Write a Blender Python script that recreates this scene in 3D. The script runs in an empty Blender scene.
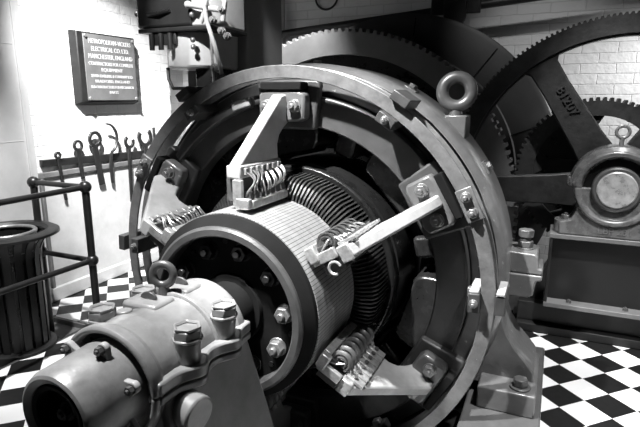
import bpy, bmesh, math, random
from mathutils import Vector, Matrix
random.seed(7)
PI = math.pi
C = bpy.context.scene.collection
def rad(d): return math.radians(d)
def V(*a): return Vector(a)

# ---------------------------------------------------------------- materials
def mat(name, col=.3, rough=.5, metal=0., var=.25, scale=9., bump=.15, bscale=40., wear=0., wearcol=.6, coat=0., spec=.5):
    m = bpy.data.materials.new(name); m.use_nodes = True
    nt = m.node_tree; N = nt.nodes; L = nt.links
    b = N['Principled BSDF']
    tc = N.new('ShaderNodeTexCoord')
    n1 = N.new('ShaderNodeTexNoise'); n1.inputs['Scale'].default_value = scale; n1.inputs['Detail'].default_value = 6; n1.inputs['Roughness'].default_value = .65
    L.new(tc.outputs['Object'], n1.inputs['Vector'])
    r = N.new('ShaderNodeValToRGB')
    lo = col*(1-var); hi = min(1, col*(1+var))
    r.color_ramp.elements[0].position = .3; r.color_ramp.elements[0].color = (lo, lo, lo, 1)
    r.color_ramp.elements[1].position = .7; r.color_ramp.elements[1].color = (hi, hi, hi, 1)
    L.new(n1.outputs['Fac'], r.inputs['Fac'])
    out = r.outputs['Color']
    if wear > 0:
        n3 = N.new('ShaderNodeTexNoise'); n3.inputs['Scale'].default_value = scale*3.1; n3.inputs['Detail'].default_value = 8; n3.inputs['Roughness'].default_value = .75
        L.new(tc.outputs['Object'], n3.inputs['Vector'])
        r3 = N.new('ShaderNodeValToRGB'); r3.color_ramp.elements[0].position = .74-wear; r3.color_ramp.elements[1].position = .80-wear
        L.new(n3.outputs['Fac'], r3.inputs['Fac'])
        mx = N.new('ShaderNodeMixRGB'); mx.inputs['Color2'].default_value = (wearcol, wearcol, wearcol, 1)
        L.new(r3.outputs['Color'], mx.inputs['Fac']); L.new(out, mx.inputs['Color1']); out = mx.outputs['Color']
    L.new(out, b.inputs['Base Color'])
    b.inputs['Metallic'].default_value = metal; b.inputs['Specular IOR Level'].default_value = spec
    rr = N.new('ShaderNodeMapRange'); rr.inputs['To Min'].default_value = max(.04, rough-.1); rr.inputs['To Max'].default_value = min(1, rough+.12)
    L.new(n1.outputs['Fac'], rr.inputs['Value']); L.new(rr.outputs['Result'], b.inputs['Roughness'])
    if coat: b.inputs['Coat Weight'].default_value = coat; b.inputs['Coat Roughness'].default_value = .15
    if bump > 0:
        n2 = N.new('ShaderNodeTexNoise'); n2.inputs['Scale'].default_value = bscale; n2.inputs['Detail'].default_value = 4
        L.new(tc.outputs['Object'], n2.inputs['Vector'])
        bp = N.new('ShaderNodeBump'); bp.inputs['Strength'].default_value = bump; bp.inputs['Distance'].default_value = .01
        L.new(n2.outputs['Fac'], bp.inputs['Height']); L.new(bp.outputs['Normal'], b.inputs['Normal'])
    return m

M = {}
M['paint']    = mat('grey_enamel', .08, .32, .0, .2, 6, .10, 30, .05, .45, .3)
M['yoke']     = mat('yoke_enamel', .108, .32, .0, .25, 7, .22, 24, .10, .38, .3)
M['bearing']  = mat('bearing_enamel', .24, .33, .0, .25, 9, .28, 20, .09, .5, .3)
M['cover']    = mat('cover_metal', .24, .40, .25, .3, 10, .10, 40, .04, .25)
M['pedestal'] = mat('pedestal_enamel', .20, .45, .0, .2, 9, .10, 40, .04, .4)
M['brass']    = mat('aged_brass', .17, .36, .3, .3, 16, .12, 50, .08, .42)
M['rocker']   = mat('rocker_enamel', .06, .38, .0, .25, 9, .10, 30, .05, .3)
M['arm']      = mat('arm_enamel', .38, .36, .0, .18, 12, .14, 30, .06, .75, .2)
M['holder']   = mat('holder_brass', .50, .32, .6, .35, 30, .10, 80)
M['wire']     = mat('copper_braid', .34, .36, .6, .25, 40, .1, 90)
M['insul']    = mat('black_insulation', .022, .35, .0, .3, 12, .05, 40, .03, .1)
M['insulg']   = mat('grey_insulation', .05, .45, .0, .3, 12, .08, 40, .05, .3)
M['bolt']     = mat('bolt_steel', .26, .34, .6, .25, 30, .06, 80)
M['dbolt']    = mat('dark_bolt', .10, .40, .3, .25, 30, .06, 80)
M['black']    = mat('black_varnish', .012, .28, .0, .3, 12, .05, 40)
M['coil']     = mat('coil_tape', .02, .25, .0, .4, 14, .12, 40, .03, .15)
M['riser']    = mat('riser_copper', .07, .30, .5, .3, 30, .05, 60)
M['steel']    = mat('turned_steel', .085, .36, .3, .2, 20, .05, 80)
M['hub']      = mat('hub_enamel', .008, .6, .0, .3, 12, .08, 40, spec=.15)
M['chrome']   = mat('polished_steel', .42, .28, .35, .45, 16, .03, 60)
M['geardark'] = mat('dark_gear', .035, .50, .0, .4, 12, .25, 30, .05, .07)
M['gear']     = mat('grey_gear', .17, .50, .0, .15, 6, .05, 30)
M['flywheel'] = mat('flywheel_paint', .045, .6, .0, .2, 5, .05, 20)
M['iron']     = mat('black_iron', .015, .42, .0, .3, 12, .08, 40)
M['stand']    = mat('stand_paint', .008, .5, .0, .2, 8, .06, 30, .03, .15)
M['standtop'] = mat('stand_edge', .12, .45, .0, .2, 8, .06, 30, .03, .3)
M['pillow']   = mat('pillow_block', .13, .27, .15, .35, 14, .2, 26, .10, .5, .5)
M['wood']     = mat('dark_wood', .012, .5, .0, .4, 8, .08, 40, spec=.25)
M['plate']    = mat('plaque_metal', .10, .5, .0, .25, 6, .05, 50)
M['letter']   = mat('letter_metal', .40, .5, .0, .1, 10, 0)
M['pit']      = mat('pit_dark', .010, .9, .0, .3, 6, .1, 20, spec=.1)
M['column']   = mat('column_paint', .22, .40, .0, .1, 4, .03, 20)
M['switchd']  = mat('switch_dark', .018, .45, .0, .2, 10, .05, 30)
M['switchl']  = mat('switch_light', .42, .40, .0, .1, 8, .04, 30)
M['conc']     = mat('grey_concrete', .14, .8, .0, .25, 8, .2, 60)
M['plaster']  = mat('plaster', .52, .8, .0, .12, 5, .35, 14)
M['trim']     = mat('pier_paint', .5, .6, .0, .12, 3, .1, 12)
M['rail']     = mat('rail_paint', .016, .32, .0, .3, 10, .05, 40)
M['bin']      = mat('bin_paint', .007, .42, .0, .3, 10, .05, 40)

def brick(name, axis, c1, c2, mortar, bw=.24, bh=.078):
    m = bpy.data.materials.new(name); m.use_nodes = True
    nt = m.node_tree; N = nt.nodes; L = nt.links; b = N['Principled BSDF']
    tc = N.new('ShaderNodeTexCoord'); sx = N.new('ShaderNodeSeparateXYZ'); cx = N.new('ShaderNodeCombineXYZ')
    L.new(tc.outputs['Object'], sx.inputs[0])
    L.new(sx.outputs[axis], cx.inputs[0]); L.new(sx.outputs['Z'], cx.inputs[1])
    ns = N.new('ShaderNodeTexNoise'); ns.inputs['Scale'].default_value = 9; L.new(tc.outputs['Object'], ns.inputs['Vector'])
    vm = N.new('ShaderNodeVectorMath'); vm.operation = 'MULTIPLY_ADD'; vm.inputs[1].default_value = (.012, .012, 0)
    L.new(ns.outputs['Color'], vm.inputs[0]); L.new(cx.outputs[0], vm.inputs[2])
    t = N.new('ShaderNodeTexBrick'); t.inputs['Scale'].default_value = 1
    t.inputs['Brick Width'].default_value = bw; t.inputs['Row Height'].default_value = bh
    t.inputs['Mortar Size'].default_value = .005; t.inputs['Mortar Smooth'].default_value = .6
    for k, v in (('Color1', c1), ('Color2', c2), ('Mortar', mortar)): t.inputs[k].default_value = (v, v, v, 1)
    L.new(vm.outputs[0], t.inputs['Vector']); L.new(t.outputs['Color'], b.inputs['Base Color'])
    b.inputs['Roughness'].default_value = .7
    ad = N.new('ShaderNodeMath'); ad.operation = 'MULTIPLY_ADD'; ad.inputs[1].default_value = -1.0
    n2 = N.new('ShaderNodeTexNoise'); n2.inputs['Scale'].default_value = 26; n2.inputs['Detail'].default_value = 5; L.new(tc.outputs['Object'], n2.inputs['Vector'])
    L.new(t.outputs['Fac'], ad.inputs[0]); L.new(n2.outputs['Fac'], ad.inputs[2])
    bp = N.new('ShaderNodeBump'); bp.inputs['Strength'].default_value = .5; bp.inputs['Distance'].default_value = .012
    L.new(ad.outputs[0], bp.inputs['Height']); L.new(bp.outputs['Normal'], b.inputs['Normal'])
    return m
M['brickL'] = brick('painted_brick_side', 'Y', .72, .74, .64)
M['brickB'] = brick('painted_brick_back', 'X', .60, .65, .53, .26, .082)

TILE, TOX, TOY = .1757, .2634, 3.3999
def tiles():
    m = bpy.data.materials.new('chequered_tiles'); m.use_nodes = True
    nt = m.node_tree; N = nt.nodes; L = nt.links; b = N['Principled BSDF']
    g = N.new('ShaderNodeNewGeometry'); mp = N.new('ShaderNodeMapping')
    q = math.sqrt(2)*TILE
    mp.inputs['Scale'].default_value = (1/TILE, 1/TILE, 0); mp.inputs['Rotation'].default_value = (0, 0, PI/4)
    mp.inputs['Location'].default_value = (-(TOX-TOY)/q, -(TOX+TOY)/q, .5)
    L.new(g.outputs['Position'], mp.inputs['Vector'])
    ck = N.new('ShaderNodeTexChecker'); ck.inputs['Scale'].default_value = 1
    ck.inputs['Color1'].default_value = (.78, .78, .78, 1); ck.inputs['Color2'].default_value = (.006, .006, .006, 1)
    L.new(mp.outputs[0], ck.inputs['Vector']); L.new(ck.outputs['Color'], b.inputs['Base Color'])
    n = N.new('ShaderNodeTexNoise'); n.inputs['Scale'].default_value = 30; L.new(g.outputs['Position'], n.inputs['Vector'])
    mr = N.new('ShaderNodeMapRange'); mr.inputs['To Min'].default_value = .35; mr.inputs['To Max'].default_value = .55
    L.new(n.outputs['Fac'], mr.inputs['Value']); L.new(mr.outputs['Result'], b.inputs['Roughness'])
    return m
M['tiles'] = tiles()

def commutator_mat(nbar=150):
    m = bpy.data.materials.new('commutator_copper'); m.use_nodes = True
    nt = m.node_tree; N = nt.nodes; L = nt.links; b = N['Principled BSDF']
    tc = N.new('ShaderNodeTexCoord'); s = N.new('ShaderNodeSeparateXYZ'); L.new(tc.outputs['Object'], s.inputs[0])
    a = N.new('ShaderNodeMath'); a.operation = 'ARCTAN2'; L.new(s.outputs['Z'], a.inputs[0]); L.new(s.outputs['X'], a.inputs[1])
    k = N.new('ShaderNodeMath'); k.operation = 'MULTIPLY'; k.inputs[1].default_value = nbar/(2*PI); L.new(a.outputs[0], k.inputs[0])
    f = N.new('ShaderNodeMath'); f.operation = 'FRACT'; L.new(k.outputs[0], f.inputs[0])
    lt = N.new('ShaderNodeMath'); lt.operation = 'LESS_THAN'; lt.inputs[1].default_value = .15; L.new(f.outputs[0], lt.inputs[0])
    # faint wear tracks round the drum under the brushes
    w = N.new('ShaderNodeTexNoise'); w.noise_dimensions = '1D'; w.inputs['Scale'].default_value = 34; L.new(s.outputs['Y'], w.inputs['W'])
    wn = N.new('ShaderNodeTexNoise'); wn.inputs['Scale'].default_value = 22; L.new(tc.outputs['Object'], wn.inputs['Vector'])
    ad = N.new('ShaderNodeMath'); ad.operation = 'ADD'; L.new(w.outputs['Fac'], ad.inputs[0]); L.new(wn.outputs['Fac'], ad.inputs[1])
    r = N.new('ShaderNodeValToRGB'); e = r.color_ramp.elements
    e[0].position = .35; e[0].color = (.33, .33, .33, 1); e[1].position = .65; e[1].color = (.48, .48, .48, 1)
    hf = N.new('ShaderNodeMath'); hf.operation = 'MULTIPLY'; hf.inputs[1].default_value = .5; L.new(ad.outputs[0], hf.inputs[0]); L.new(hf.outputs[0], r.inputs['Fac'])
    mx = N.new('ShaderNodeMixRGB'); mx.inputs['Color2'].default_value = (.06, .06, .06, 1)
    L.new(lt.outputs[0], mx.inputs['Fac']); L.new(r.outputs['Color'], mx.inputs['Color1']); L.new(mx.outputs['Color'], b.inputs['Base Color'])
    b.inputs['Metallic'].default_value = .45; b.inputs['Roughness'].default_value = .38
    return m
M['commutator'] = commutator_mat()

# ---------------------------------------------------------------- mesh builder
class MB:
    def __init__(s): s.v = []; s.f = []
    def add(s, vs, fs):
        o = len(s.v); s.v += [Vector(p) for p in vs]; s.f += [tuple(i+o for i in f) for f in fs]; return s
    def hexa(s, p):            # 8 corners, bottom ring then top ring
        return s.add(p, [(3,2,1,0),(4,5,6,7),(0,1,5,4),(1,2,6,5),(2,3,7,6),(3,0,4,7)])
    def box(s, c, d, R=None):
        c = Vector(c); x, y, z = [k/2 for k in d]
        P = [V(-x,-y,-z),V(x,-y,-z),V(x,y,-z),V(-x,y,-z),V(-x,-y,z),V(x,-y,z),V(x,y,z),V(-x,y,z)]
        return s.hexa([c+(R@p if R else p) for p in P])
    def fbox(s, o, u, v, w, ur, vr, wr):   # box in a frame, ranges along u, v, w
        P = [o+u*a+v*b+w*c for c in wr for a, b in ((ur[0],vr[0]),(ur[1],vr[0]),(ur[1],vr[1]),(ur[0],vr[1]))]
        return s.hexa(P)
    def prism(s, poly, o, u, v, w, a, b):
        n = len(poly)
        P = [o+u*p[0]+v*p[1]+w*a for p in poly]+[o+u*p[0]+v*p[1]+w*b for p in poly]
        return s.add(P, [tuple(range(n))[::-1], tuple(range(n, 2*n))]+[(i,(i+1)%n,(i+1)%n+n,i+n) for i in range(n)])
    def lathe(s, prof, o, u, v, w, a0=0., a1=360., n=96, closed=True):  # prof: (r, h along w)
        full = abs(a1-a0) >= 359.9; k = len(prof); m = n if full else n+1; P = []
        for i in range(m):
            a = rad(a0+(a1-a0)*i/n); d = u*math.cos(a)+v*math.sin(a)
            P += [o+d*r+w*h for r, h in prof]
        F = []
        for i in range(n):
            j = (i+1) % m
            for q in range(k if closed else k-1):
                t = (q+1) % k
                F.append((i*k+q, i*k+t, j*k+t, j*k+q))
        if not full and closed: F += [tuple(range(k))[::-1], tuple(range((m-1)*k, m*k))]
        return s.add(P, F)
    def cyl(s, p0, p1, r0, r1=None, n=20, rot=0.):
        p0, p1 = Vector(p0), Vector(p1); r1 = r0 if r1 is None else r1
        w = (p1-p0).normalized(); u = w.orthogonal().normalized(); v = w.cross(u)
        P = []
        for p, r in ((p0, r0), (p1, r1)):
            P += [p+u*r*math.cos(2*PI*i/n+rot)+v*r*math.sin(2*PI*i/n+rot) for i in range(n)]
        return s.add(P, [tuple(range(n))[::-1], tuple(range(n, 2*n))]+[(i,(i+1)%n,(i+1)%n+n,i+n) for i in range(n)])
    def hexbolt(s, p, w, af, h, stud=True):  # washer + hexagon + stud end
        p, w = Vector(p), Vector(w).normalized()
        s.cyl(p, p+w*h*.18, af*.66, n=20); s.cyl(p+w*h*.18, p+w*h, af*.57, n=6, rot=.3)
        if stud: s.cyl(p+w*h, p+w*h*1.4, af*.28, af*.24, n=12)
        return s
    def tube(s, pts, r, n=10, closed=False, flat=1.0):
        pts = [Vector(p) for p in pts]; m = len(pts); P = []; u = None
        for i, p in enumerate(pts):
            if closed: t = pts[(i+1) % m]-pts[i-1]
            else: t = pts[min(i+1, m-1)]-pts[max(i-1, 0)]
            t.normalize()
            if u is None: u = t.orthogonal().normalized()
            u = (u-t*u.dot(t)).normalized(); v = t.cross(u)
            rr = r[i] if isinstance(r, (list, tuple)) else r
            P += [p+u*rr*math.cos(2*PI*k/n)+v*rr*flat*math.sin(2*PI*k/n) for k in range(n)]
        F = []
        for i in range(m if closed else m-1):
            j = (i+1) % m
            for k in range(n): F.append((i*n+k, i*n+(k+1)%n, j*n+(k+1)%n, j*n+k))
        if not closed: F += [tuple(range(n))[::-1], tuple(range((m-1)*n, m*n))]
        return s.add(P, F)
    def torus(s, c, nrm, R, r, n=40, k=16):
        w = Vector(nrm).normalized(); u = w.orthogonal().normalized(); v = w.cross(u); c = Vector(c)
        return s.lathe([(R+r*math.cos(2*PI*i/k), r*math.sin(2*PI*i/k)) for i in range(k)], c, u, v, w, n=n)
    def sphere(s, c, r, n=16, k=10):
        c = Vector(c); prof = [(max(1e-4, r*math.sin(PI*i/k)), -r*math.cos(PI*i/k)) for i in range(k+1)]
        return s.lathe(prof, c, V(1,0,0), V(0,1,0), V(0,0,1), n=n, closed=False)
    def build(s, name, m, parent=None, bevel=0., loc=None, angle=35):
        loc = Vector(loc) if loc is not None else (world_loc(parent) if parent else V(0,0,0))
        me = bpy.data.meshes.new(name); me.from_pydata([p-loc for p in s.v], [], s.f)
        bm = bmesh.new(); bm.from_mesh(me); bmesh.ops.recalc_face_normals(bm, faces=bm.faces); bm.to_mesh(me); bm.free()
        me.materials.append(M[m] if isinstance(m, str) else m)
        me.shade_smooth(); me.set_sharp_from_angle(angle=rad(angle))
        o = bpy.data.objects.new(name, me); C.objects.link(o)
        if parent: o.parent = parent; ROOTLOC[o.name] = loc; 
        else: o.location = loc
        ROOTLOC[o.name] = loc
        if bevel:
            b = o.modifiers.new('bevel', 'BEVEL'); b.width = bevel; b.segments = 2; b.limit_method = 'ANGLE'; b.angle_limit = rad(40)
            b.harden_normals = False
        return o
ROOTLOC = {}
def world_loc(o): return ROOTLOC[o.name]
def thing(name, label, cat, loc, group=None):
    o = bpy.data.objects.new(name, None); o.empty_display_size = .1; C.objects.link(o); o.location = loc
    ROOTLOC[o.name] = Vector(loc); return tag(o, label, cat, group)
def tag(o, label, cat, group=None):
    o['label'] = label; o['category'] = cat
    if group: o['group'] = group
    return o
def struct(o): o['kind'] = 'structure'; return o
EX, EY, EZ = V(1,0,0), V(0,1,0), V(0,0,1)

def text_mesh(body, size, depth, o, u, v, w, name, m, parent, align='CENTER', sx=1.0):
    cu = bpy.data.curves.new('lettering', 'FONT'); cu.body = body; cu.size = size; cu.extrude = depth; cu.align_x = align; cu.align_y = 'CENTER'
    cu.resolution_u = 3
    ob = bpy.data.objects.new('lettering', cu); C.objects.link(ob)
    dg = bpy.context.evaluated_depsgraph_get(); dg.update()
    me = bpy.data.meshes.new_from_object(ob.evaluated_get(dg))
    b = MB(); b.add([o+u*p.co.x*sx+v*p.co.y+w*p.co.z for p in me.vertices], [tuple(f.vertices) for f in me.polygons])
    bpy.data.objects.remove(ob); bpy.data.meshes.remove(me); bpy.data.curves.remove(cu)
    return b.build(name, m, parent)

# ---------------------------------------------------------------- setting
PIT = (-2.52, -.545, 1.70, 4.6)      # machine pit in the floor: x0, x1, y0, y1
f = MB()
def slab(b, x0, x1, y0, y1, z0=-.08, z1=0.): b.box(((x0+x1)/2,(y0+y1)/2,(z0+z1)/2), (x1-x0,y1-y0,z1-z0))
slab(f, -2.94, PIT[0], -1.0, 4.05); slab(f, -2.94, -2.90, 4.05, 4.9)
slab(f, -3.95, -2.94, 2.51, 4.9)
slab(f, PIT[0], PIT[1], -1.0, PIT[2])
slab(f, PIT[1], 2.6, -1.0, 2.29)
slab(f, -.47, 2.6, 2.29, 3.70)
struct(f.build('floor', 'tiles'))
f = MB(); slab(f, -3.95, -2.965, -1.0, 2.485, -.10, -.035); struct(f.build('floor_recess', 'conc'))
f = MB(); slab(f, -2.965, -2.94, -1.0, 2.51, -.08, .002); slab(f, -3.62, -2.965, 2.485, 2.51, -.08, .002); struct(f.build('trim_1', 'conc'))
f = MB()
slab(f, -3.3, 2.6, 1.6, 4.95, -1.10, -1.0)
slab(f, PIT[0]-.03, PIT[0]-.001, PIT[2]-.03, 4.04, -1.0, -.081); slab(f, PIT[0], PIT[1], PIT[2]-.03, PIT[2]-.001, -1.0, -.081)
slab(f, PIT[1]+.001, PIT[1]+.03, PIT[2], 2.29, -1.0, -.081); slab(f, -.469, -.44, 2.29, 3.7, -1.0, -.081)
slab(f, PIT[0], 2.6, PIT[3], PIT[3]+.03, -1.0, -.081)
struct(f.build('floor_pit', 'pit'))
f = MB(); slab(f, PIT[0], 2.6, 4.635, 4.9, -.08, -.01); struct(f.build('floor_back', 'conc'))

w = MB()
w.box((-3.77, 1.65, 1.7), (.30, 5.3, 3.6))
# toothed brick end at the far edge of the wall
for k in range(44): 
    if k % 2: w.box((-3.77, 4.305, k*.078+.04), (.296, .02, .074))
struct(w.build('wall_left', 'brickL'))
w = MB(); w.box((-.7, 5.0, 1.7), (7.0, .2, 3.6)); struct(w.build('wall_back', 'brickB'))
w = MB(); w.box((-3.98, 4.6, 1.7), (.12, .6, 3.6)); struct(w.build('wall_recess', 'brickL'))
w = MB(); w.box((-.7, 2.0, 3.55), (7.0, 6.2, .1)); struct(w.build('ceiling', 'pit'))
# pier with moulded edge at the left of the frame
w = MB(); w.box((-3.59, .8, 1.7), (.06, 3.72, 3.4)); struct(w.build('trim_2', 'trim'))
w = MB()
for a, b, d in ((2.615, 2.635, .075), (2.655, 2.69, .05)): w.box((-3.62+d/2, (a+b)/2, 1.7), (d, b-a, 3.4))
for z in (.62, 1.30, 1.98): w.box((-3.56, 1.6, z), (.004, 2.0, .008))
struct(w.build('trim_3', 'trim', bevel=.006))
# plastered dado panel under the tool rail
w = MB(); w.box((-3.61, 3.5, .50), (.02, 1.56, 1.0)); struct(w.build('trim_4', 'plaster'))
w = MB(); w.box((-3.600, 3.5, 1.02), (.04, 1.60, .045)); w.box((-3.600, 2.73, .5), (.04, .03, 1.0)); struct(w.build('trim_5', 'conc', bevel=.006))
w = MB(); w.box((-3.595, 3.5, .055), (.05, 1.60, .11)); struct(w.build('baseboard_left', 'plaster', bevel=.008))
w = MB(); w.box((1.2, 3.75, .03), (2.7, .10, .06)); w.box((1.2, 3.80, .13), (2.7, .08, .14)); struct(w.build('baseboard_back', 'stand', bevel=.006))

# ---------------------------------------------------------------- the generator
# machine unit and frame: axis along +y at (X0, Z0); radii and axial stations in machine units
K = .942; X0, Z0 = -1.1636, .758
def A(r, a, y, t=0.):    # radius, angle, axial station, tangential offset
    c, s = math.cos(rad(a)), math.sin(rad(a))
    return V(X0+K*(r*c-t*s), K*y, Z0+K*(r*s+t*c))
def Q(x, y, z): return V(X0+K*x, K*y, Z0+K*z)
AX = V(X0, 0, Z0)
def ring(b, prof, a0=0., a1=360., n=128):
    return b.lathe([(r*K, y*K) for r, y in prof], AX, EX, EZ, EY, a0, a1, n)
def frame(a):
    c, s = math.cos(rad(a)), math.sin(rad(a))
    return V(c,0,s), V(-s,0,c)
def abox(b, a, rr, tt, yy):  # box at machine angle a
    er, et = frame(a); return b.fbox(AX, er, et, EY, [k*K for k in rr], [k*K for k in tt], [k*K for k in yy])

BASE_Z = .177
base = thing('base_plate', 'low grey bed plate under the foot of the big generator frame', 'base plate', (-.13, 2.55, 0))
b = MB(); slab(b, X0+.925*K, X0+1.285*K, 2.05, 3.10, 0., BASE_Z); b.build('plate', 'paint', base, .01)
b = MB(); slab(b, X0-1.32*K, X0-1.0*K, 2.05, 3.00, -1.0, BASE_Z); b.build('plate', 'paint', base, .01)

gen = thing('generator', 'huge grey round generator frame with brass rings and six brush arms', 'generator', (X0, 2.5*K, BASE_Z))
yprof = [(.92,2.47),(1.006,2.46),(1.009,2.66),(1.036,2.66),(1.039,2.50),(1.062,2.535),(1.078,2.575),(1.078,2.90),(1.06,2.93),(.92,2.93)]
for sgn, a0, a1 in ((1, 0.15, 179.85), (-1, 180.15, 359.85)):
    b = MB(); ring(b, yprof, a0, a1, 80)
    for sx in (1, -1):
        x0, x1 = sorted((sx*1.00, sx*1.225))
        if sgn > 0:
            b.prism([(sx*q[0], q[1]) for q in ((1.0,.012),(1.232,.012),(1.232,.042),(1.21,.046),(1.205,.105),(1.19,.12),(1.06,.125),(1.0,.18))], AX, EX*K, EZ*K, EY*K, 2.76, 2.975)
        else:
            b.prism([(sx*q[0], q[1]) for q in ((1.0,.010),(1.232,.010),(1.232,-.018),(1.205,-.022),(1.195,-.10),(1.17,-.115),(1.0,-.12))], AX, EX*K, EZ*K, EY*K, 2.755, 2.98)
    if sgn < 0:      # flared legs and feet of the lower half
        for sx in (1, -1):
            leg = [(1.075,-.03),(1.066,-.12),(1.07,-.20),(1.095,-.27),(1.14,-.34),(1.195,-.40),(1.235,-.45),(1.24,-.56),(.80,-.56),(.70,-.60),(.86,-.42),(.98,-.18),(1.0,-.03)]
            b.prism([(sx*p[0], p[1]) for p in leg], AX, EX*K, EZ*K, EY*K, 2.60, 2.92)
            x0, x1 = sorted((sx*.985, sx*1.255))
            b.fbox(AX, EX*K, EZ*K, EY*K, (x0, x1), ((BASE_Z-Z0)/K, -.50), (2.455, 2.95))
    h = b.build('yoke_half', 'yoke', gen, .008)
    if sgn > 0:
        for sx in (1, -1):
            for yy in (2.86,):
                e = MB(); e.cyl(Q(sx*1.135, yy, .116), Q(sx*1.135, yy, .130), .042*K, n=24)
                e.cyl(Q(sx*1.135, yy, .130), Q(sx*1.135, yy, .165), .040*K, n=6, rot=.4); e.cyl(Q(sx*1.135, yy, .165), Q(sx*1.135, yy, .185), .026*K, n=16)
                e.cyl(Q(sx*1.135, yy, .185), Q(sx*1.135, yy, .225), .040*K, n=6, rot=.1)
                e.build('flange_bolt', 'dbolt', h, .004)
        for k in range(-0, 5):
            a = 31+30*k; er, et = frame(a); e = MB()
            e.fbox(AX, er*K, et*K, EY*K, (1.075, 1.085), (-.035, .035), (2.70, 2.78)); e.hexbolt(A(1.085, a, 2.74), er, .042*K, .02*K, False)
            e.build('pole_bolt', 'paint', h, .003)
        e = MB(); p = Q(.757, 2.72, 0)
        e.fbox(AX, EX*K, EZ*K, EY*K, (.715, .822), (.70, .815), (2.66, 2.80)); lug = e.build('lifting_block', 'paint', h, .006)
        e = MB(); e.cyl(Q(.757, 2.73, .815), Q(.757, 2.73, .86), .034*K, .026*K, n=20); e.torus(Q(.757, 2.73, .93), V(.15, -1, .1), .071*K, .031*K, 48, 18)
        e.build('eyebolt', 'steel', h)
    else:
        for sx in (1, -1):
            e = MB(); e.cyl(Q(sx*1.18, 2.525, -.5), Q(sx*1.18, 2.525, -.49), .05*K, n=24); e.cyl(Q(sx*1.18, 2.525, -.49), Q(sx*1.18, 2.525, -.45), .036*K, n=6)
            e.build('foot_bolt', 'dbolt', h, .004)
# dark interior: field coils and pole shoes
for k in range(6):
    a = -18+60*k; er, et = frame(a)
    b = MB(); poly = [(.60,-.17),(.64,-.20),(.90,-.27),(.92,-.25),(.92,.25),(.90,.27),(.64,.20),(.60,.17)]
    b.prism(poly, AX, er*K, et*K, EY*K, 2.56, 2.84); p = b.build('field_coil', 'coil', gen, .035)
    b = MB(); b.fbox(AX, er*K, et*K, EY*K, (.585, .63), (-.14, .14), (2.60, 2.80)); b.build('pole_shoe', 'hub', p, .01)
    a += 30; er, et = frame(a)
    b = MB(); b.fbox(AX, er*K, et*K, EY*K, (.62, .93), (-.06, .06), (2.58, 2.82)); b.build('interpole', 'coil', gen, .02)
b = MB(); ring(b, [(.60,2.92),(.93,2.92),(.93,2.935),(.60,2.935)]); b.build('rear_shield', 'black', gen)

# brass bus rings
RI, RO = .992, 1.054
for y0, y1 in ((2.27, 2.281), (2.372, 2.383)):
    b = MB(); ring(b, [(RI,y0),(RO,y0),(RO,y1),(RI,y1)]); r = b.build('bus_ring', 'brass', gen, .003)
    if y0 < 2.3:
        for a in (26, 150, 268):
            e = MB(); abox(e, a, (RI-.006, RO+.006), (-.075, .075), (y0-.014, y0)); j = e.build('joint_plate', 'brass', r, .003)
for a in (26, 150, 268):
    for t in (-.036, .036):
        e2 = MB(); e2.hexbolt(A((RI+RO)/2, a, 2.256, t), -EY, .038*K, .026*K); e2.build('joint_bolt', 'bolt', gen, .002)
for a in (56, 121.5, 177, 1, -58, -120):
    b = MB(); abox(b, a, (RO+.001, RO+.045), (-.045, .045), (2.235, 2.43)); cl = b.build('ring_clamp', 'insulg', gen, .004)
    e = MB(); abox(e, a, (RI-.05, RI-.001), (-.045, .045), (2.225, 2.42)); e.build('jaw', 'insulg', cl, .004)
    e = MB(); e.hexbolt(A(RI-.025, a, 2.225), -EY, .03*K, .02*K); e.build('clamp_bolt', 'bolt', cl, .002)
    if a == 1:
        for rr in ((RO+.006, RO+.04), (RI-.046, RI-.006)):
            e = MB(); abox(e, a, rr, (.045, .058), (2.23, 2.41)); e.build('end_plate', 'arm', cl, .003)
    e = MB(); abox(e, a, (.92, RI-.05), (-.022, .022), (2.36, 2.40)); e.build('bracket', 'bolt', cl, .003)

# rocker ring that carries the brush arms
b = MB(); ring(b, [(.765,2.40),(.772,2.395),(.911,2.395),(.9164,2.40),(.9164,2.50),(.765,2.50)]); b.build('rocker_ring', 'rocker', gen, .004)
b = MB(); ring(b, [(.878,2.335),(.925,2.335),(.93,2.395),(.878,2.395)], 104, 141, 24); b.build('ring_segment', 'rocker', gen, .006)
b = MB(); ring(b, [(.885,2.33),(.932,2.33),(.935,2.36),(.885,2.36)], 104, 111, 6); b.build('segment_end', 'arm', gen, .006)

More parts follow.
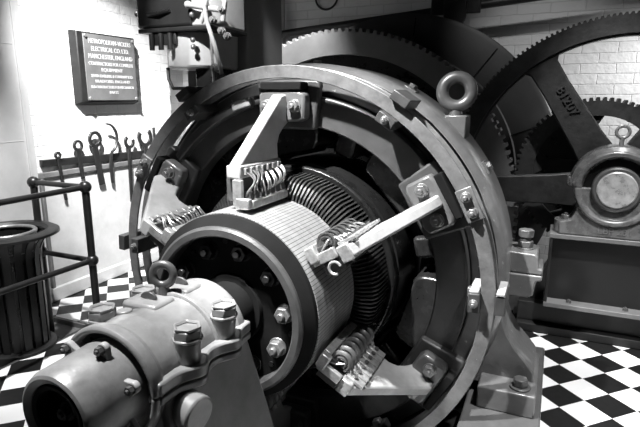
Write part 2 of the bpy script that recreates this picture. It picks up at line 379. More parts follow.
def brush_arm(a):
    er, et = frame(a)
    side = -1 if a in (90, 150, 210) else 1
    prof = [(.60,1.855),(.615,1.84),(.900,2.21),(.915,2.23),(.92,2.34),(.80,2.34),(.78,2.295),(.755,2.245),(.725,2.205),(.685,2.185),(.64,2.188),(.60,2.195)]
    b = MB(); b.prism(prof, AX, er*K, EY*K, et*K, -.028, .028); arm = b.build('brush_arm', 'arm', gen, .012)
    b = MB()
    b.prism([(.80,-.125),(.92,-.125),(.935,-.09),(.935,.09),(.92,.125),(.80,.125),(.785,.09),(.785,-.09)], AX, er*K, et*K, EY*K, 2.272, 2.345)
    b.build('clamp_boss', 'yoke', arm, .012)
    e = MB(); e.prism([(.745,-.145),(.965,-.175),(.985,-.16),(.985,.16),(.965,.175),(.745,.145)], AX, er*K, et*K, EY*K, 2.345, 2.394); e.build('insulating_plate', 'insulg', arm, .01)
    e = MB(); abox(e, a, (.935, .975), (-.11, .11), (2.262, 2.352)); e.build('insulating_strap', 'pit', arm, .006)
    for t in (-.075, .075):
        e = MB(); e.hexbolt(A(.86, a, 2.272, t), -EY, .05*K, .034*K); e.build('arm_bolt', 'bolt', arm, .003)
    # brush holder row
    R0, R1 = 1.85, 2.195
    sd = side
    def rng(p, q): return tuple(sorted((sd*p, sd*q)))
    e = MB(); abox(e, a, (.562, .618), (-.036, .036), (R0-.01, R1)); hb = e.build('holder_bar', 'arm' if sd < 0 else 'holder', arm, .006)
    e = MB(); abox(e, a, (.47, .562), (-.02, .02), (R0+.01, R1-.01)); e.build('holder_back', 'insul', arm, .004)
    e = MB(); abox(e, a, (.434, .470), rng(.0, .085), (R0+.01, R1-.02)); e.build('box_rail', 'holder', arm, .004)
    e = MB(); abox(e, a, (.445, .56), rng(.0, .045), (R0-.022, R0)); e.build('end_bracket', 'holder', arm, .004)
    e = MB(); abox(e, a, (.436, .482), rng(.015, .085), (R0-.03, R0+.004)); e.build('end_block', 'holder', arm, .006)
    if a == 30:
        e = MB(); e.tube([A(.53+.026*math.cos(q), a, R0-.026, -sd*.035+.026*math.sin(q)) for q in [i*PI/8 for i in range(13)]], .006*K, 8); e.build('lead_loop', 'holder', arm)
    n = 7
    for i in range(n):
        y = R0+.030+i*.047
        e = MB(); abox(e, a, (.43, .505), rng(.03, .066), (y-.015, y+.015)); bx = e.build('brush_box', 'insulg', arm, .002)
        for dy, ph in ((-.007, 0.), (.009, .5)):     # looping copper leads from the bar down to the box
            pts = []
            for k in range(15):
                q = k/14; pts.append(A(.590-.115*q, a, y+dy+.010*math.sin(q*2*PI+i*.3+ph), sd*(.040+.034*math.sin(q*PI)+.010*math.sin(q*2*PI+i+ph))))
            e = MB(); e.tube(pts, .0043*K, 7); e.build('pigtail', 'wire', bx)
        if sd > 0:
            for rr in ((.043, .027) if a < 0 else (.034, .020)):     # half-round pressure springs beside the box
                e = MB(); e.tube([A(.52+rr*math.cos(q), a, y, sd*.070+rr*math.sin(q)) for q in [i2*PI/8-.7 for i2 in range(13)]], .0052*K, 8, flat=2.2)
                e.build('spring', 'dbolt', bx)
            e = MB(); abox(e, a, (.570, .655), rng(.036, .050), (y-.020, y+.020)); e.build('terminal', 'holder', bx, .002)
            e = MB(); e.cyl(A(.605, a, y, sd*.046), A(.605, a, y, sd*.060), .010*K, n=10); e.build('terminal_stud', 'dbolt', bx)
        else:
            e = MB(); abox(e, a, (.578, .606), rng(.036, .048), (y-.014, y+.014)); e.build('terminal', 'holder', bx, .002)
        e = MB(); abox(e, a, (.46, .56), rng(-.055, -.02), (y-.013, y+.013)); e.build('pressure_finger', 'dbolt', bx, .003)
for a in (90, 30, -30, -90, 210, 150): brush_arm(a)

# ---------------------------------------------------------------- armature with commutator
arm = thing('armature', 'large copper commutator drum on the shaft inside the generator frame', 'armature', (X0, 1.75*K, Z0))
b = MB(); ring(b, [(.40,1.79),(.4229,1.79),(.4229,2.19),(.40,2.19)], n=192); b.build('commutator', 'commutator', arm)
b = MB(); ring(b, [(.35,1.738),(.378,1.736),(.416,1.770),(.419,1.792),(.35,1.792)]); b.build('mica_band', 'pit', arm)
b = MB(); ring(b, [(.334,1.722),(.340,1.715),(.366,1.715),(.377,1.724),(.379,1.750),(.334,1.80)]); b.build('clamp_ring', 'steel', arm)
b = MB(); ring(b, [(.05,1.795),(.34,1.795),(.34,1.82),(.05,1.82)]); hub = b.build('hub_disc', 'hub', arm)
b = MB(); ring(b, [(.126,1.775),(.15,1.777),(.155,1.785),(.158,1.796),(.126,1.796)]); b.build('hub_boss', 'pit', arm)
for k in range(10):
    a = 4+36*k
    e = MB(); e.hexbolt(A(.268, a, 1.795), -EY, .064*K, .042*K); e.build('hub_bolt', 'bolt' if k in (9,0) else 'iron', hub, .003)  # two bolts in paler metal, painting in the shine they catch
    e = MB(); e.cyl(A(.30, a+18, 1.796), A(.30, a+18, 1.788), .012*K, n=12); e.build('hub_screw', 'black', hub)
b = MB(); ring(b, [(.02,.95),(.125,.95),(.125,3.4),(.02,3.4)], n=48); b.build('shaft', 'pit', arm)
b = MB()
for k in range(150):
    a = 360*k/150; er, et = frame(a)
    b.prism([(.405,2.192),(.455,2.195),(.505,2.225),(.522,2.26),(.527,2.40),(.512,2.40),(.505,2.275),(.49,2.245),(.45,2.222),(.405,2.22)], AX, er*K, EY*K, et*K, -.0042, .0042)
b.build('risers', 'riser', arm, angle=8)
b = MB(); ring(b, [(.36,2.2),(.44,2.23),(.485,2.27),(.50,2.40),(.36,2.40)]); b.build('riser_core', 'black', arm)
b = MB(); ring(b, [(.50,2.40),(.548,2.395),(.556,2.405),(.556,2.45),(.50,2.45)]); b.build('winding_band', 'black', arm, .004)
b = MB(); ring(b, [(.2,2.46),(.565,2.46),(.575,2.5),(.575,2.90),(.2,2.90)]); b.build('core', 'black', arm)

# ---------------------------------------------------------------- front bearing pedestal
bp = thing('bearing_pedestal', 'grey split bearing pedestal with bolted cap and eyebolt, foreground bottom left', 'bearing', (X0, 1.35*K, 0))
capprof = [(.13,1.125),(.174,1.125),(.177,1.085),(.196,1.085),(.200,1.10),(.198,1.13),(.186,1.14),(.184,1.20),(.188,1.215),(.188,1.225),(.184,1.235),(.184,1.545),(.196,1.56),(.196,1.60),(.17,1.615),(.13,1.615)]
b = MB(); ring(b, capprof, 0, 180, 56)
def wavy(x):  # flange outline on the side x
    pts = []
    for i in range(41):
        y = 1.10+i*.52/40
        bulge = max(math.exp(-((y-1.265)/.055)**2), math.exp(-((y-1.47)/.055)**2))
        pts.append((x*(.205+.045*bulge), y, 0))
    return pts
for sx in (1, -1):
    pts = wavy(sx); poly = [(p[0], p[1]) for p in pts]+[(sx*.15, 1.62), (sx*.15, 1.10)]
    b.prism(poly, AX, EX*K, EY*K, EZ*K, .001, .045)
cap = b.build('cap', 'bearing', bp, .008)
b = MB(); ring(b, capprof, 180, 360, 56)
for sx in (1, -1):
    pts = wavy(sx); poly = [(p[0], p[1]) for p in pts]+[(sx*.15, 1.62), (sx*.15, 1.10)]
    b.prism(poly, AX, EX*K, EY*K, EZ*K, -.03, -.001)
b.build('lower_housing', 'bearing', bp, .008)
b = MB(); zb = -Z0/K
T = [Q(-.195,1.12,-.02),Q(.195,1.12,-.02),Q(.195,1.61,-.02),Q(-.195,1.61,-.02)]
Bm = [Q(-.30,1.06,zb),Q(.30,1.06,zb),Q(.30,1.79,zb),Q(-.30,1.79,zb)]
b.hexa(Bm+T); ped = b.build('pedestal', 'pedestal', bp, .015)
b = MB(); b.cyl(Q(.12,1.22,-.085), Q(.27,1.20,-.10), .062*K, n=28); b.build('drain_boss', 'bearing', ped, .008)
for sx in (1, -1):
    for y in (1.262, 1.468):
        e = MB(); e.cyl(Q(sx*.185,y,.02), Q(sx*.188,y,.12), .037*K, .044*K, n=28); e.cyl(Q(sx*.188,y,.12), Q(sx*.188,y,.132), .050*K, n=24); bo = e.build('bolt_boss', 'bearing', cap, .004)
        e = MB(); c0 = Q(sx*.188,y,.132); Ro = .050*K
        # castellated hexagon nut with a dished top
        e.cyl(c0, c0+EZ*.03*K, Ro, n=6, rot=.35)
        e.lathe([(Ro*.70,.03*K),(Ro*.98,.042*K),(Ro*.98,.03*K)], c0, EX, EY, EZ, 12, 372, n=6)
        e.build('cap_nut', 'bearing', cap, .004)
for y in (1.345, 1.515):
    e = MB(); e.fbox(AX, EX*K, EZ*K, EY*K, (-.125, .03), (.150, .194), (y-.055, y+.055)); pl = e.build('inspection_cover', 'bearing', cap, .012)
    e = MB(); e.prism([(.036*math.cos(PI*i/12)-.045, .196+.026*math.sin(PI*i/12)) for i in range(13)], AX, EX*K, EZ*K, EY*K, y-.005, y+.005); e.build('cover_handle', 'dbolt', pl, .002)
e = MB(); e.cyl(Q(-.05,1.43,.18), Q(-.05,1.43,.215), .024*K, .018*K, n=20); e.torus(Q(-.05,1.43,.258), V(.35,-1,.05), .039*K, .0155*K, 48, 16); e.build('eyebolt', 'steel', cap)
e = MB(); e.cyl(Q(-.07,1.25,.155), Q(-.07,1.25,.184), .026*K, n=20); e.build('oil_plug', 'bearing', cap, .004)
e = MB(); e.tube([A(.186, q, 1.43) for q in range(8, 172, 6)], .010*K, 8); e.build('cap_rib', 'bearing', cap)
# end cover
b = MB(); ring(b, [(.095,.925),(.105,.90),(.125,.888),(.134,.893),(.143,.915),(.149,1.085),(.150,1.12),(.095,1.12)], n=72); cov = b.build('end_cover', 'cover', bp)
b = MB(); ring(b, [(.01,.955),(.095,.955),(.095,.975),(.01,.975)], n=48); b.build('sight_recess', 'black', cov)
b = MB(); ring(b, [(.085,.90),(.099,.897),(.105,.91),(.092,.955),(.085,.955)], n=48); b.build('recess_rim', 'hub', cov)
b = MB(); b.cyl(A(0,0,.955), A(0,0,.935), .03*K, n=20); b.hexbolt(A(0,0,.935), -EY, .035*K, .02*K); b.build('centre_plug', 'dbolt', cov)
b = MB(); ring(b, [(.150,1.118),(.176,1.118),(.176,1.124),(.150,1.124)], n=72); b.build('cover_gap_shade', 'black', bp)  # black ring paints the shade in the gap between cover and rim
for a in (73, 20, -32, -80, 126, 178):
    er, et = frame(a)
    e = MB(); e.prism([(.14,-.03),(.166,-.02)]+[(.166+.02*math.cos(q), .02*math.sin(q)) for q in [-PI/2+i*PI/8 for i in range(1, 8)]]+[(.166,.02),(.14,.03)], AX, er*K, et*K, EY*K, 1.035, 1.055); ear = e.build('ear', 'arm', cov, .003)
    e = MB(); e.hexbolt(A(.167, a, 1.035), -EY, .024*K, .018*K); e.build('ear_bolt', 'dbolt', ear)

# ---------------------------------------------------------------- gears behind the generator
def toothed(b, cx, cz, y0, y1, ri, rr, rt, nt, duty=.5):
    n = nt; prof = []
    for k in range(n):
        a = 2*PI*k/n; p = 2*PI/n
        for q, r in ((0, rr), (.26, rr), (.36, rt), (.74, rt), (.84, rr)): prof.append((r*math.cos(a+p*q), r*math.sin(a+p*q)))
    m = len(prof); o = V(cx, 0, cz)
    P = [o+EX*p[0]+EZ*p[1]+EY*y for y in (y0, y1) for p in prof]
    I = [o+(EX*p[0]+EZ*p[1]).normalized()*ri+EY*y for y in (y0, y1) for p in prof]
    F = []
    for i in range(m):
        j = (i+1) % m
        F += [(i, j, m+j, m+i), (2*m+j, 2*m+i, 3*m+i, 3*m+j), (i, 2*m+i, 2*m+j, j), (m+j, 3*m+j, 3*m+i, m+i)]
    return b.add(P+I, F)
rg = thing('ring_gear', 'broad pale grey toothed ring gear standing behind the generator frame', 'gear', (-1.676, 4.16, -.77))
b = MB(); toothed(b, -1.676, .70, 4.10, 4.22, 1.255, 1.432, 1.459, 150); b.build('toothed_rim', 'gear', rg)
b = MB(); b.lathe([(.02,4.16),(1.255,4.16),(1.255,4.19),(.02,4.19)], V(-1.676,0,.70), EX, EZ, EY, n=96); b.build('web_or_mask', 'black', rg)
fw = thing('flywheel', 'dark plain flywheel disc between the ring gear and the brick wall', 'flywheel', (-1.24, 4.35, -.29))
b = MB(); c = V(-1.24, 0, .99); b.lathe([(.1,4.32),(.86,4.32),(.87,4.305),(.97,4.305),(.975,4.32),(1.25,4.32),(1.285,4.34),(1.285,4.46),(.1,4.46)], c, EX, EZ, EY, n=128); b.build('disc', 'flywheel', fw, .004)
for q in (52, 20, 84): 
    e = MB(); d = V(math.cos(rad(q)), 0, math.sin(rad(q))); t = V(-d.z, 0, d.x); e.fbox(c, d, t, EY, (.90, 1.25), (-.004, .004), (4.314, 4.321)); e.build('seam', 'black', fw)

sg = thing('spoked_gear', 'great black spoked gear wheel with cast figures on its spoke at right', 'gear', (.40, 3.96, -.11))
gc = V(.40, 0, 1.005)
b = MB(); toothed(b, gc.x, gc.z, 3.90, 4.02, 1.0, 1.112, 1.127, 210); rim = b.build('toothed_rim', 'geardark', sg)
b = MB(); b.lathe([(.985,3.93),(1.01,3.93),(1.01,3.99),(.985,3.99)], gc, EX, EZ, EY, n=96); b.build('inner_rim', 'geardark', sg)
for k in range(6):
    a = 123+60*k; d = V(math.cos(rad(a)), 0, math.sin(rad(a))); t = V(-d.z, 0, d.x)
    poly = [(.14,-.13),(.40,-.105),(.80,-.090),(.95,-.095),(.985,-.125),(1.0,-.13),(1.0,.13),(.985,.125),(.95,.095),(.80,.090),(.40,.105),(.14,.13)]
    b = MB(); b.prism(poly, gc, d, t, EY, 3.915, 3.985); sp = b.build('spoke', 'geardark', sg, .012)
    if k == 0: text_mesh('81207', .085, .006, gc+d*.68-t*.02+EY*3.912, -d, -t, -EY, 'cast_figures', 'geardark', sp, sx=1.0)
b = MB(); b.lathe([(.05,3.86),(.20,3.86),(.21,3.88),(.21,4.05),(.05,4.05)], gc, EX, EZ, EY, n=48); b.build('hub', 'geardark', sg, .006)
b = MB(); b.cyl(V(.40, 3.82, 1.045), V(.40, 4.04, 1.045), .10, n=32); b.build('axle', 'steel', sg)
pg = thing('pinion_gear', 'smaller dark toothed wheel seen through the great spoked gear', 'gear', (.26, 4.16, .55))
b = MB(); pc = V(.262, 0, 1.088); toothed(b, pc.x, pc.z, 4.10, 4.22, .40, .502, .525, 76); b.build('toothed_rim', 'geardark', pg)
for k in range(5):
    a = 28+72*k; d = V(math.cos(rad(a)), 0, math.sin(rad(a))); t = V(-d.z, 0, d.x)
    b = MB(); b.prism([(.08,-.07),(.33,-.05),(.405,-.11),(.405,.11),(.33,.05),(.08,.07)], pc, d, t, EY, 4.12, 4.20); b.build('spoke', 'geardark', pg, .01)
b = MB(); b.lathe([(.10,4.15),(.41,4.15),(.41,4.17),(.10,4.17)], pc, EX, EZ, EY, 100, 272, 40); b.build('web_or_mask', 'black', pg)  # black half disc added to hide the bright wall behind the spokes
b = MB(); b.lathe([(.03,4.08),(.13,4.08),(.13,4.24),(.03,4.24)], pc, EX, EZ, EY, n=40); b.build('hub', 'geardark', pg, .006)
b = MB(); b.cyl(pc+EY*4.07, pc+EY*4.88, .05, n=24); b.build('axle', 'geardark', pg)

# ---------------------------------------------------------------- stand and plummer block at right
st = thing('bearing_stand', 'dark steel beam stand carrying the plummer block at right', 'stand', (.8, 3.7, .16))
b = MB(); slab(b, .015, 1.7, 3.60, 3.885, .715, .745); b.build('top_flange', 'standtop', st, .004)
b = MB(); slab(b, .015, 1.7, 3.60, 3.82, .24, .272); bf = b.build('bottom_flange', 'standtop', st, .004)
b = MB(); slab(b, .03, 1.7, 3.70, 3.74, .272, .715); b.build('web_or_mask', 'stand', st)
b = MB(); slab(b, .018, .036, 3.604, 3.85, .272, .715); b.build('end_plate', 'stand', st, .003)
b = MB(); slab(b, .05, 1.7, 3.78, 3.86, .20, .24); b.build('packing', 'black', st)
for x in (.17, .50, .83, 1.2):
    e = MB(); e.hexbolt((x, 3.655, .272), EZ, .028, .016); e.build('flange_bolt', 'dbolt', bf)

pb = thing('plummer_block', 'grey cast plummer block bearing with polished shaft end at right', 'bearing', (.37, 3.70, .745))
pc = V(.363, 0, 1.058)
b = MB(); ZT = .745-1.058
b.prism([(-.30,ZT),(.30,ZT),(.30,ZT+.085),(.235,ZT+.10),(.205,ZT+.17),(.20,0),(-.20,0),(-.205,ZT+.17),(-.235,ZT+.10),(-.30,ZT+.085)], pc, EX, EZ, EY, 3.61, 3.80)
base_ = b.build('pedestal', 'pillow', pb, .01)
b = MB(); b.lathe([(.185,3.62),(.195,3.60),(.205,3.585),(.228,3.585),(.235,3.60),(.262,3.615),(.266,3.635),(.266,3.78),(.185,3.78)], pc, EX, EZ, EY, 0, 180, 48)
for sx in (1, -1): b.fbox(pc, EX, EZ, EY, sorted((sx*.2, sx*.275)), (0, .06), (3.64, 3.77))
capb = b.build('cap', 'pillow', pb, .006)
b = MB(); b.lathe([(.185,3.62),(.195,3.60),(.205,3.585),(.228,3.585),(.235,3.60),(.235,3.78),(.185,3.78)], pc, EX, EZ, EY, 180, 360, 48); b.build('lower_shell', 'pillow', pb, .006)
b = MB(); b.lathe([(.10,3.64),(.187,3.64),(.187,3.66),(.10,3.66)], pc, EX, EZ, EY, n=64); b.build('seal', 'black', pb)
b = MB(); b.lathe([(.09,3.575),(.130,3.575),(.138,3.585),(.138,3.64),(.09,3.64)], pc, EX, EZ, EY, n=64); b.build('collar', 'steel', pb, .003)
b = MB(); b.lathe([(.004,3.566),(.105,3.566),(.112,3.573),(.112,3.64),(.004,3.64)], pc, EX, EZ, EY, n=64); b.cyl(pc+EY*3.5665, pc+EY*3.564, .006, n=12); b.build('shaft_end', 'chrome', pb)
b = MB(); b.torus(pc+V(.005,3.69,.345), V(.1,-1,0), .036, .0105, 40, 12); b.cyl(pc+V(.005,3.69,.262), pc+V(.005,3.69,.312), .014, n=16); b.build('eyebolt', 'chrome', pb)
for sx in (1, -1):
    e = MB(); e.hexbolt(pc+V(sx*.262, 3.68, ZT+.085), EZ, .05, .034); e.build('base_bolt', 'dbolt', pb, .003)
    e = MB(); e.hexbolt(pc+V(sx*.238, 3.64, .025), -EY, .04, .03); e.build('cap_bolt', 'pillow', pb, .003)
    e = MB(); e.cyl(pc+V(sx*.245, 3.70, ZT+.002), pc+V(sx*.245, 3.70, ZT+.088), .085, n=32); e.build('foot_boss', 'pillow', pb, .006)
text_mesh('LBP 231', .056, .004, pc+V(.02, 3.609, ZT+.045), EX, EZ, -EY, 'cast_letters', 'bolt', pb, sx=1.05)

# ---------------------------------------------------------------- column and switchgear
b = MB(); cr = [(-2.03+.10*math.cos(q), 3.12+.10*math.sin(q)) for q in [-PI/2+i*PI/16 for i in range(9)]]
b.prism([(-2.36, 3.02)]+cr+[(-1.93, 3.58), (-2.36, 3.58)], V(0,0,0), EX, EY, EZ, -1.0, 3.5)
tag(b.build('column', 'column', loc=(-2.145, 3.26, -1.0)), 'tall dark steel column rising behind the top of the generator', 'column')
sw = thing('switchgear', 'old switchgear box with pale casing and levers mounted on the column', 'switchgear', (-2.15, 2.82, 1.62))
b = MB(); b.box((-2.22, 2.80, 2.41), (.42, .36, .78)); up = b.build('upper_case', 'switchd', sw, .02)
b = MB()
pts = [(-2.02,2.63),(-1.95,2.64),(-1.90,2.68),(-1.87,2.78),(-1.87,2.98),(-2.02,2.98)]
b.prism(pts, V(0,0,0), EX, EY, EZ, 2.02, 2.80); b.build('side_casing', 'switchl', sw, .01)
b = MB(); b.box((-2.135, 2.80, 2.005), (.54, .40, .026)); b.build('shelf', 'switchd', sw, .006)
b = MB(); P = []
for z, s in ((1.785, .93), (1.80, 1.0), (1.99, 1.04)):
    for i in range(25):
        q = PI+PI*i/24
        P.append(V(-2.125+.185*s*math.cos(q), 2.80+.16*s*math.sin(q), z))
    P += [V(-2.125+.185*s, 2.99, z), V(-2.125-.185*s, 2.99, z)]
k = 27; b.add(P, [tuple(range(k))[::-1], tuple(range(2*k, 3*k))]+[(l*k+i, l*k+(i+1)%k, (l+1)*k+(i+1)%k, (l+1)*k+i) for l in (0, 1) for i in range(k)])
b.build('pot', 'switchl', sw, .004)
b = MB(); b.box((-2.23, 2.635, 1.955), (.20, .04, .07)); b.build('terminal_board', 'switchd', sw, .004)
for i in range(3):
    e = MB(); e.cyl((-2.30+i*.07, 2.60, 1.89), (-2.30+i*.07, 2.60, 1.985), .016, n=14); e.build('terminal', 'switchd', sw)
b = MB(); b.box((-2.02, 2.84, 1.72), (.13, .22, .13)); b.build('lower_case', 'black', sw, .006)
b = MB(); b.box((-2.20, 2.90, 1.66), (.10, .08, .24)); b.build('conduit', 'conc', sw, .006)
b = MB(); b.tube([(-2.29, 2.72, 1.79), (-2.27, 2.70, 1.72), (-2.24, 2.70, 1.665), (-2.0, 2.70, 1.665)], .011, 8); b.build('strap', 'iron', sw)
b = MB(); b.cyl((-2.42, 2.74, 2.12), (-2.51, 2.72, 2.13), .015, n=16); b.sphere((-2.51, 2.72, 2.13), .019); b.build('handle', 'iron', sw)
b = MB(); b.cyl((-2.00, 2.58, 2.13), (-1.76, 2.60, 2.085), .017, n=16); b.sphere((-2.00, 2.58, 2.13), .021); b.build('lever_shaft', 'switchl', sw)
b = MB(); b.tube([(-1.83, 2.57, 2.20), (-1.87, 2.56, 2.11), (-1.86, 2.56, 2.03), (-1.82, 2.57, 1.90), (-1.785, 2.58, 1.74)], .0125, 10); b.build('pull_rod', 'switchl', sw)
b = MB(); b.tube([(-1.82, 2.60, 2.22), (-1.76, 2.60, 2.13), (-1.78, 2.60, 2.03)], .015, 10); b.tube([(-1.92, 2.60, 2.20), (-1.89, 2.60, 2.11), (-1.93, 2.60, 2.03)], .014, 10); b.build('link', 'switchl', sw)
for x, y, z in ((-1.80,2.62,1.98),(-1.77,2.63,1.95),(-1.78,2.6,2.09),(-1.84,2.6,2.04),(-1.86,2.62,1.78),(-1.83,2.62,1.77)):
    e = MB(); e.hexbolt((x, y, z), V(.3,-1,0), .035, .03); e.build('bolt', 'bolt', sw)
for z in (1.90, 1.94, 2.08):
    e = MB(); e.sphere((-2.0, 2.61, z), .016); e.build('stud', 'bolt', sw)
b = MB(); b.tube([(-2.33, 2.615, 2.10), (-2.24, 2.60, 2.10), (-2.16, 2.615, 2.115)], .012, 8); b.build('latch', 'black', sw)
b = MB(); b.cyl((-1.88, 2.62, 1.98), (-1.87, 2.62, 1.62), .008, n=10); b.build('conductor', 'wire', sw)

# ---------------------------------------------------------------- pipe, bracket and loop by the back wall
b = MB(); b.cyl((-2.9, 4.64, 2.18), (1.4, 4.64, 2.505), .034, n=24)
tag(b.build('pipe', 'iron', loc=(-2.9, 4.64, 2.18)), 'black pipe sloping across the top in front of the brick wall', 'pipe')
hk = thing('hanger_bracket', 'dark hanger bracket with a strap hanging from the sloping pipe', 'bracket', (-.85, 4.57, 2.19))
b = MB(); b.box((-.85, 4.585, 2.35), (.40, .04, .14)); b.build('saddle', 'iron', hk, .008)
b = MB(); b.prism([(-.09,.36),(.09,.36),(.09,-.10)]+[(.09*math.cos(q), -.10+.09*math.sin(q)) for q in [-i*PI/8 for i in range(1, 8)]]+[(-.09,-.10)], V(-.845, 0, 2.36), EX, EZ, EY, 4.52, 4.562)
b.build('strap', 'iron', hk, .006)
b = MB(); b.torus((-2.14, 4.885, 2.56), EY, .115, .010, 40, 8)
tag(b.build('cable_loop', 'iron', loc=(-2.14, 4.885, 2.5)), 'thin black loop hanging on the brick wall at the top', 'cable')
b = MB(); b.cyl((-2.60, 4.84, -.01), (-2.60, 4.84, 3.5), .028, n=20)
tag(b.build('conduit_pipe', 'switchl', loc=(-2.6, 4.84, 0)), 'pale vertical conduit on the back wall beside the column', 'pipe')

# ---------------------------------------------------------------- plaque on the left wall
pq = thing('plaque', 'engraved maker plaque on a dark wooden board on the white brick wall', 'plaque', (-3.62, 3.45, 1.55))
b = MB(); y0, y1, z0, z1 = 3.129, 3.785, 1.548, 2.142
b.hexa([V(-3.62,y0,z0),V(-3.62,y1,z0),V(-3.62,y1,z1),V(-3.62,y0,z1),V(-3.545,y0+.02,z0+.025),V(-3.545,y1-.005,z0+.025),V(-3.545,y1-.005,z1-.01),V(-3.545,y0+.02,z1-.01)])
b.build('board', 'wood', pq, .008)
b = MB(); b.box((-3.540, 3.482, 1.853), (.010, .56, .53)); pm = b.build('plate', 'plate', pq, .003)
lines = ['METROPOLITAN-VICKERS', 'ELECTRICAL CO. LTD.', 'MANCHESTER, ENGLAND', 'CONTRACTORS FOR COMPLETE', 'EQUIPMENT', 'SEVEN DARLING & COMPANY LTD', 'BRADFORD, ENGLAND', 'SUB-CONTRACTORS FOR MECHANICAL', 'PARTS']
zz = [2.063, 2.003, 1.943, 1.886, 1.838, 1.787, 1.744, 1.697, 1.653]; ss = [.052,.052,.052,.040,.040,.034,.034,.032,.032]
for t, z, s in zip(lines, zz, ss):
    wdt = len(t)*s*.62
    text_mesh(t, s, .002, V(-3.534, 3.482, z), EY, EZ, EX, 'lettering', 'letter', pm, sx=min(1.1, .50/wdt))
for y in (3.222, 3.742):
    for z in (1.605, 2.10):
        e = MB(); e.cyl((-3.536, y, z), (-3.522, y, z), .016, .012, n=14); e.build('screw', 'bolt', pm)

# ---------------------------------------------------------------- tool rail and tools
tr = MB(); tr.hexa([V(-3.62,2.75,1.085),V(-3.62,3.96,1.045),V(-3.585,3.96,1.045),V(-3.585,2.75,1.085),V(-3.62,2.75,1.14),V(-3.62,3.96,1.115),V(-3.585,3.96,1.115),V(-3.585,2.75,1.14)])
tag(tr.build('tool_rail', 'iron', bevel=.004, loc=(-3.60, 3.35, 1.1)), 'long dark tool rail on the white wall holding a row of spanners', 'tool rail')
TX = -3.584
def tool(name, label, cat, shape, y, z):
    b = MB(); shape(b); o = b.build(name, 'iron', bevel=.003, loc=(TX, y, z)); return tag(o, label, cat, 'tools on the wall rail')
def bar(b, p0, p1, w0, w1, t=.016):
    p0, p1 = V(0,*p0), V(0,*p1); d = (p1-p0).normalized(); n = V(0, -d.z, d.y)
    b.hexa([V(TX,0,0)+q for q in (p0-n*w0, p0+n*w0, p1+n*w1, p1-n*w1)]+[V(TX+t,0,0)+q for q in (p0-n*w0, p0+n*w0, p1+n*w1, p1-n*w1)])
def ringhead(b, y, z, ro, ri, t=.018): b.lathe([(ri,0),(ro,0),(ro,t),(ri,t)], V(TX,y,z), EY, EZ, EX, n=28)
def jaw(b, y, z, ro, ri, ang, t=.018):
    b.lathe([(ri,0),(ro,0),(ro,t),(ri,t)], V(TX,y,z), EY, EZ, EX, ang+50, ang+310, 24)
tool('ring_spanner', 'slim ring spanner with the smallest head, at the near end of the tool rail', 'spanner', lambda b: (ringhead(b,2.885,1.165,.030,.012), bar(b,(2.885,1.14),(2.92,.80),.014,.012)), 2.885, 1.1)
tool('ring_spanner', 'short ring spanner with a medium open eye, second along the tool rail', 'spanner', lambda b: (ringhead(b,3.085,1.225,.048,.026), bar(b,(3.08,1.185),(3.105,.95),.022,.016)), 3.085, 1.1)
tool('ring_spanner', 'stout ring spanner with the largest closed eye and a wide handle', 'spanner', lambda b: (ringhead(b,3.265,1.265,.070,.042), bar(b,(3.255,1.205),(3.30,.87),.030,.030)), 3.265, 1.1)
def hook(b):
    pts = [V(TX+.03, 3.385+.105*math.sin(q), 1.265+.125*math.cos(q)) for q in [i*PI*.92/16-.12 for i in range(17)]]+[V(TX+.02,3.41,1.10),V(TX+.012,3.41,.99),V(TX+.01,3.415,.87)]
    b.tube(pts, [.007+.006*min(1, i/6) for i in range(17)]+[.016,.016,.014], 10)
tool('hook_spanner', 'curved hook spanner shaped like a sickle on the tool rail', 'spanner', hook, 3.40, 1.1)
tool('open_spanner', 'long open jaw spanner with a thin straight handle', 'spanner', lambda b: (jaw(b,3.655,1.215,.062,.034,70), bar(b,(3.645,1.16),(3.63,.66),.020,.016)), 3.65, 1.1)
tool('open_spanner', 'largest open jaw spanner, next to the far end of the tool rail', 'spanner', lambda b: (jaw(b,3.86,1.245,.095,.058,95), bar(b,(3.86,1.16),(3.86,.80),.026,.02)), 3.86, 1.1)
tool('pin_bar', 'straight thin bar standing up at the far end of the tool rail', 'bar', lambda b: bar(b,(3.985,1.33),(4.00,.90),.012,.014), 3.99, 1.1)

# ---------------------------------------------------------------- railing and bin
rl = thing('railing', 'black tubular guard railing with ball joints beside the litter bin', 'railing', (-2.72, 2.37, 0))
cx, cy, xb = -2.72, 2.37, -3.20
for x, y in ((cx, cy), (xb, cy), (cx, .9)):
    b = MB(); b.cyl((x, y, 0. if x > -2.9 else -.035), (x, y, 1.05), .024, n=18); p = b.build('post', 'rail', rl)
    for z in (.56, 1.05): e = MB(); e.sphere((x, y, z), .040); e.build('ball_joint', 'rail', p)
for z in (.56, 1.05):
    for p0, p1 in (((cx, cy, z), (xb, cy, z)), ((cx, cy, z), (cx, .9, z))):
        b = MB(); b.cyl(p0, p1, .018, n=16); b.build('rail', 'rail', rl)
BX, BY, BZ = -3.12, 2.08, -.035
bn = thing('litter_bin', 'black slatted litter bin with a flared rim by the railing', 'bin', (BX, BY, BZ))
o = V(BX, BY, BZ)
b = MB(); b.lathe([(.02,0),(.225,0),(.23,.02),(.215,.05),(.19,.06),(.02,.06)], o, EX, EY, EZ, n=56); b.build('base', 'bin', bn)
b = MB(); b.lathe([(.02,.06),(.155,.06),(.172,.80),(.160,.80),(.145,.08),(.02,.08)], o, EX, EY, EZ, n=56); b.build('liner', 'black', bn)
b = MB(); b.torus(o+V(0,0,.812), EZ, .165, .014, 56, 12); b.build('liner_rim', 'bolt', bn)
b = MB(); b.lathe([(.220,.805),(.24,.825),(.275,.828),(.305,.812),(.308,.797),(.285,.798),(.235,.785)], o, EX, EY, EZ, n=64); b.build('rim', 'bin', bn)
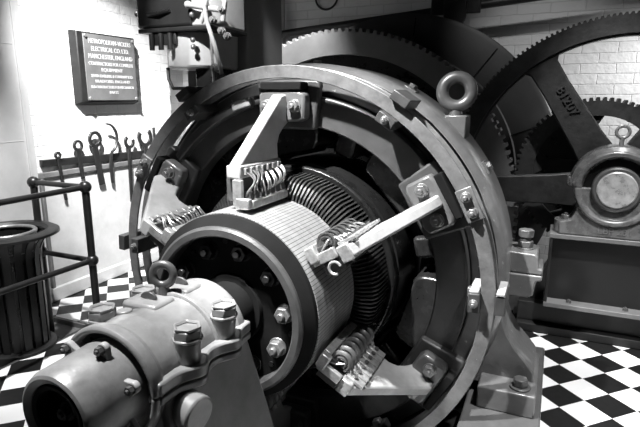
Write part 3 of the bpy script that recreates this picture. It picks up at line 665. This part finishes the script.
b = MB(); b.lathe([(.168,.66),(.186,.66),(.190,.70),(.170,.70)], o, EX, EY, EZ, n=56); b.build('band', 'bin', bn)
for k in range(18):
    a = 2*PI*k/18; d = V(math.cos(a), math.sin(a), 0); t = V(-d.y, d.x, 0)
    st_ = [(.178,.05),(.182,.35),(.184,.62),(.192,.70),(.214,.75),(.255,.80)]
    b = MB(); P = []
    for r, z in st_: P += [o+d*r-t*.022+EZ*z, o+d*r+t*.022+EZ*z, o+d*(r-.008)+t*.022+EZ*z, o+d*(r-.008)-t*.022+EZ*z]
    F = [(3,2,1,0), tuple(range(len(P)-4, len(P)))]
    for i in range(len(st_)-1):
        for q in range(4): F.append((i*4+q, i*4+(q+1)%4, i*4+4+(q+1)%4, i*4+4+q))
    b.add(P, F); b.build('slat', 'bin', bn)

# ---------------------------------------------------------------- lights
def spot(name, loc, target, power, size, radius=.05, blend=.6):
    l = bpy.data.lights.new(name, 'SPOT'); l.energy = power; l.spot_size = rad(size); l.spot_blend = blend; l.shadow_soft_size = radius
    o = bpy.data.objects.new(name, l); C.objects.link(o); o.location = loc
    o.rotation_euler = (Vector(target)-Vector(loc)).to_track_quat('-Z', 'Y').to_euler(); return o
spot('ceiling_or_fill_spot', (-1.30, .92, 3.45), (-.64, 2.08, 1.0), 1400, 46, .05, .8)
spot('ceiling_or_fill_spot', (-2.4, 1.9, 3.45), (-3.62, 4.02, .90), 2100, 47, .05, 1.0)
spot('ceiling_or_fill_spot', (-2.05, 3.78, 3.45), (-2.15, 4.12, 1.85), 1150, 46, .05, 1.0)
spot('ceiling_or_fill_spot', (-1.55, 1.0, 3.40), (-2.03, 2.9, 1.98), 620, 21, .05, .6)
spot('ceiling_or_fill_spot', (.7, 1.9, 3.45), (.55, 2.85, 0), 720, 50, .05, .6)
spot('ceiling_or_fill_spot', (.30, 2.9, 3.45), (.30, 3.80, 1.25), 300, 36, .04, .8)  # fill added for highlights on the plummer block and the spoked gear front
spot('ceiling_or_fill_spot', (-.05, .9, 3.45), (-.70, 2.0, .52), 230, 17, .05, .7)  # added fill for the lower brush arm and right side of the rings
spot('ceiling_or_fill_spot', (-1.9, 1.2, 3.45), (-1.93, 1.95, 1.05), 420, 20, .05, .7)  # extra narrow light put in to brighten the left brush arm
spot('ceiling_or_fill_spot', (-1.7, .8, 3.45), (-1.40, 1.2, .7), 640, 38, .05, .7)  # light added to lift the bearing cap, outside the key's cone
spot('ceiling_or_fill_spot', (-2.15, 1.6, 3.45), (-3.2, 2.35, .05), 760, 50, .05, .8)
spot('ceiling_or_fill_spot', (-.3, 3.2, 3.45), (-.2, 4.6, 1.95), 65, 46, .05, .9)  # weak fill added for the flywheel and the wall above it
spot('wall_spot', (1.5, 4.25, 2.3), (.75, 4.9, 1.35), 190, 95, .05, .8)

w = bpy.data.worlds.new('world'); bpy.context.scene.world = w; w.use_nodes = True
w.node_tree.nodes['Background'].inputs[0].default_value = (1, 1, 1, 1); w.node_tree.nodes['Background'].inputs[1].default_value = .006

# ---------------------------------------------------------------- camera
cam = bpy.data.cameras.new('camera'); co = bpy.data.objects.new('camera', cam); C.objects.link(co)
co.location = (0, 0, 1.6); co.rotation_euler = (PI/2-.2171, 0, .4245)
cam.sensor_width = 36; cam.lens = 519.3*36/640; cam.clip_start = .02
s = bpy.context.scene; s.camera = co
s.view_settings.view_transform = 'Standard'; s.view_settings.look = 'None'; s.view_settings.exposure = 0; s.view_settings.gamma = 1
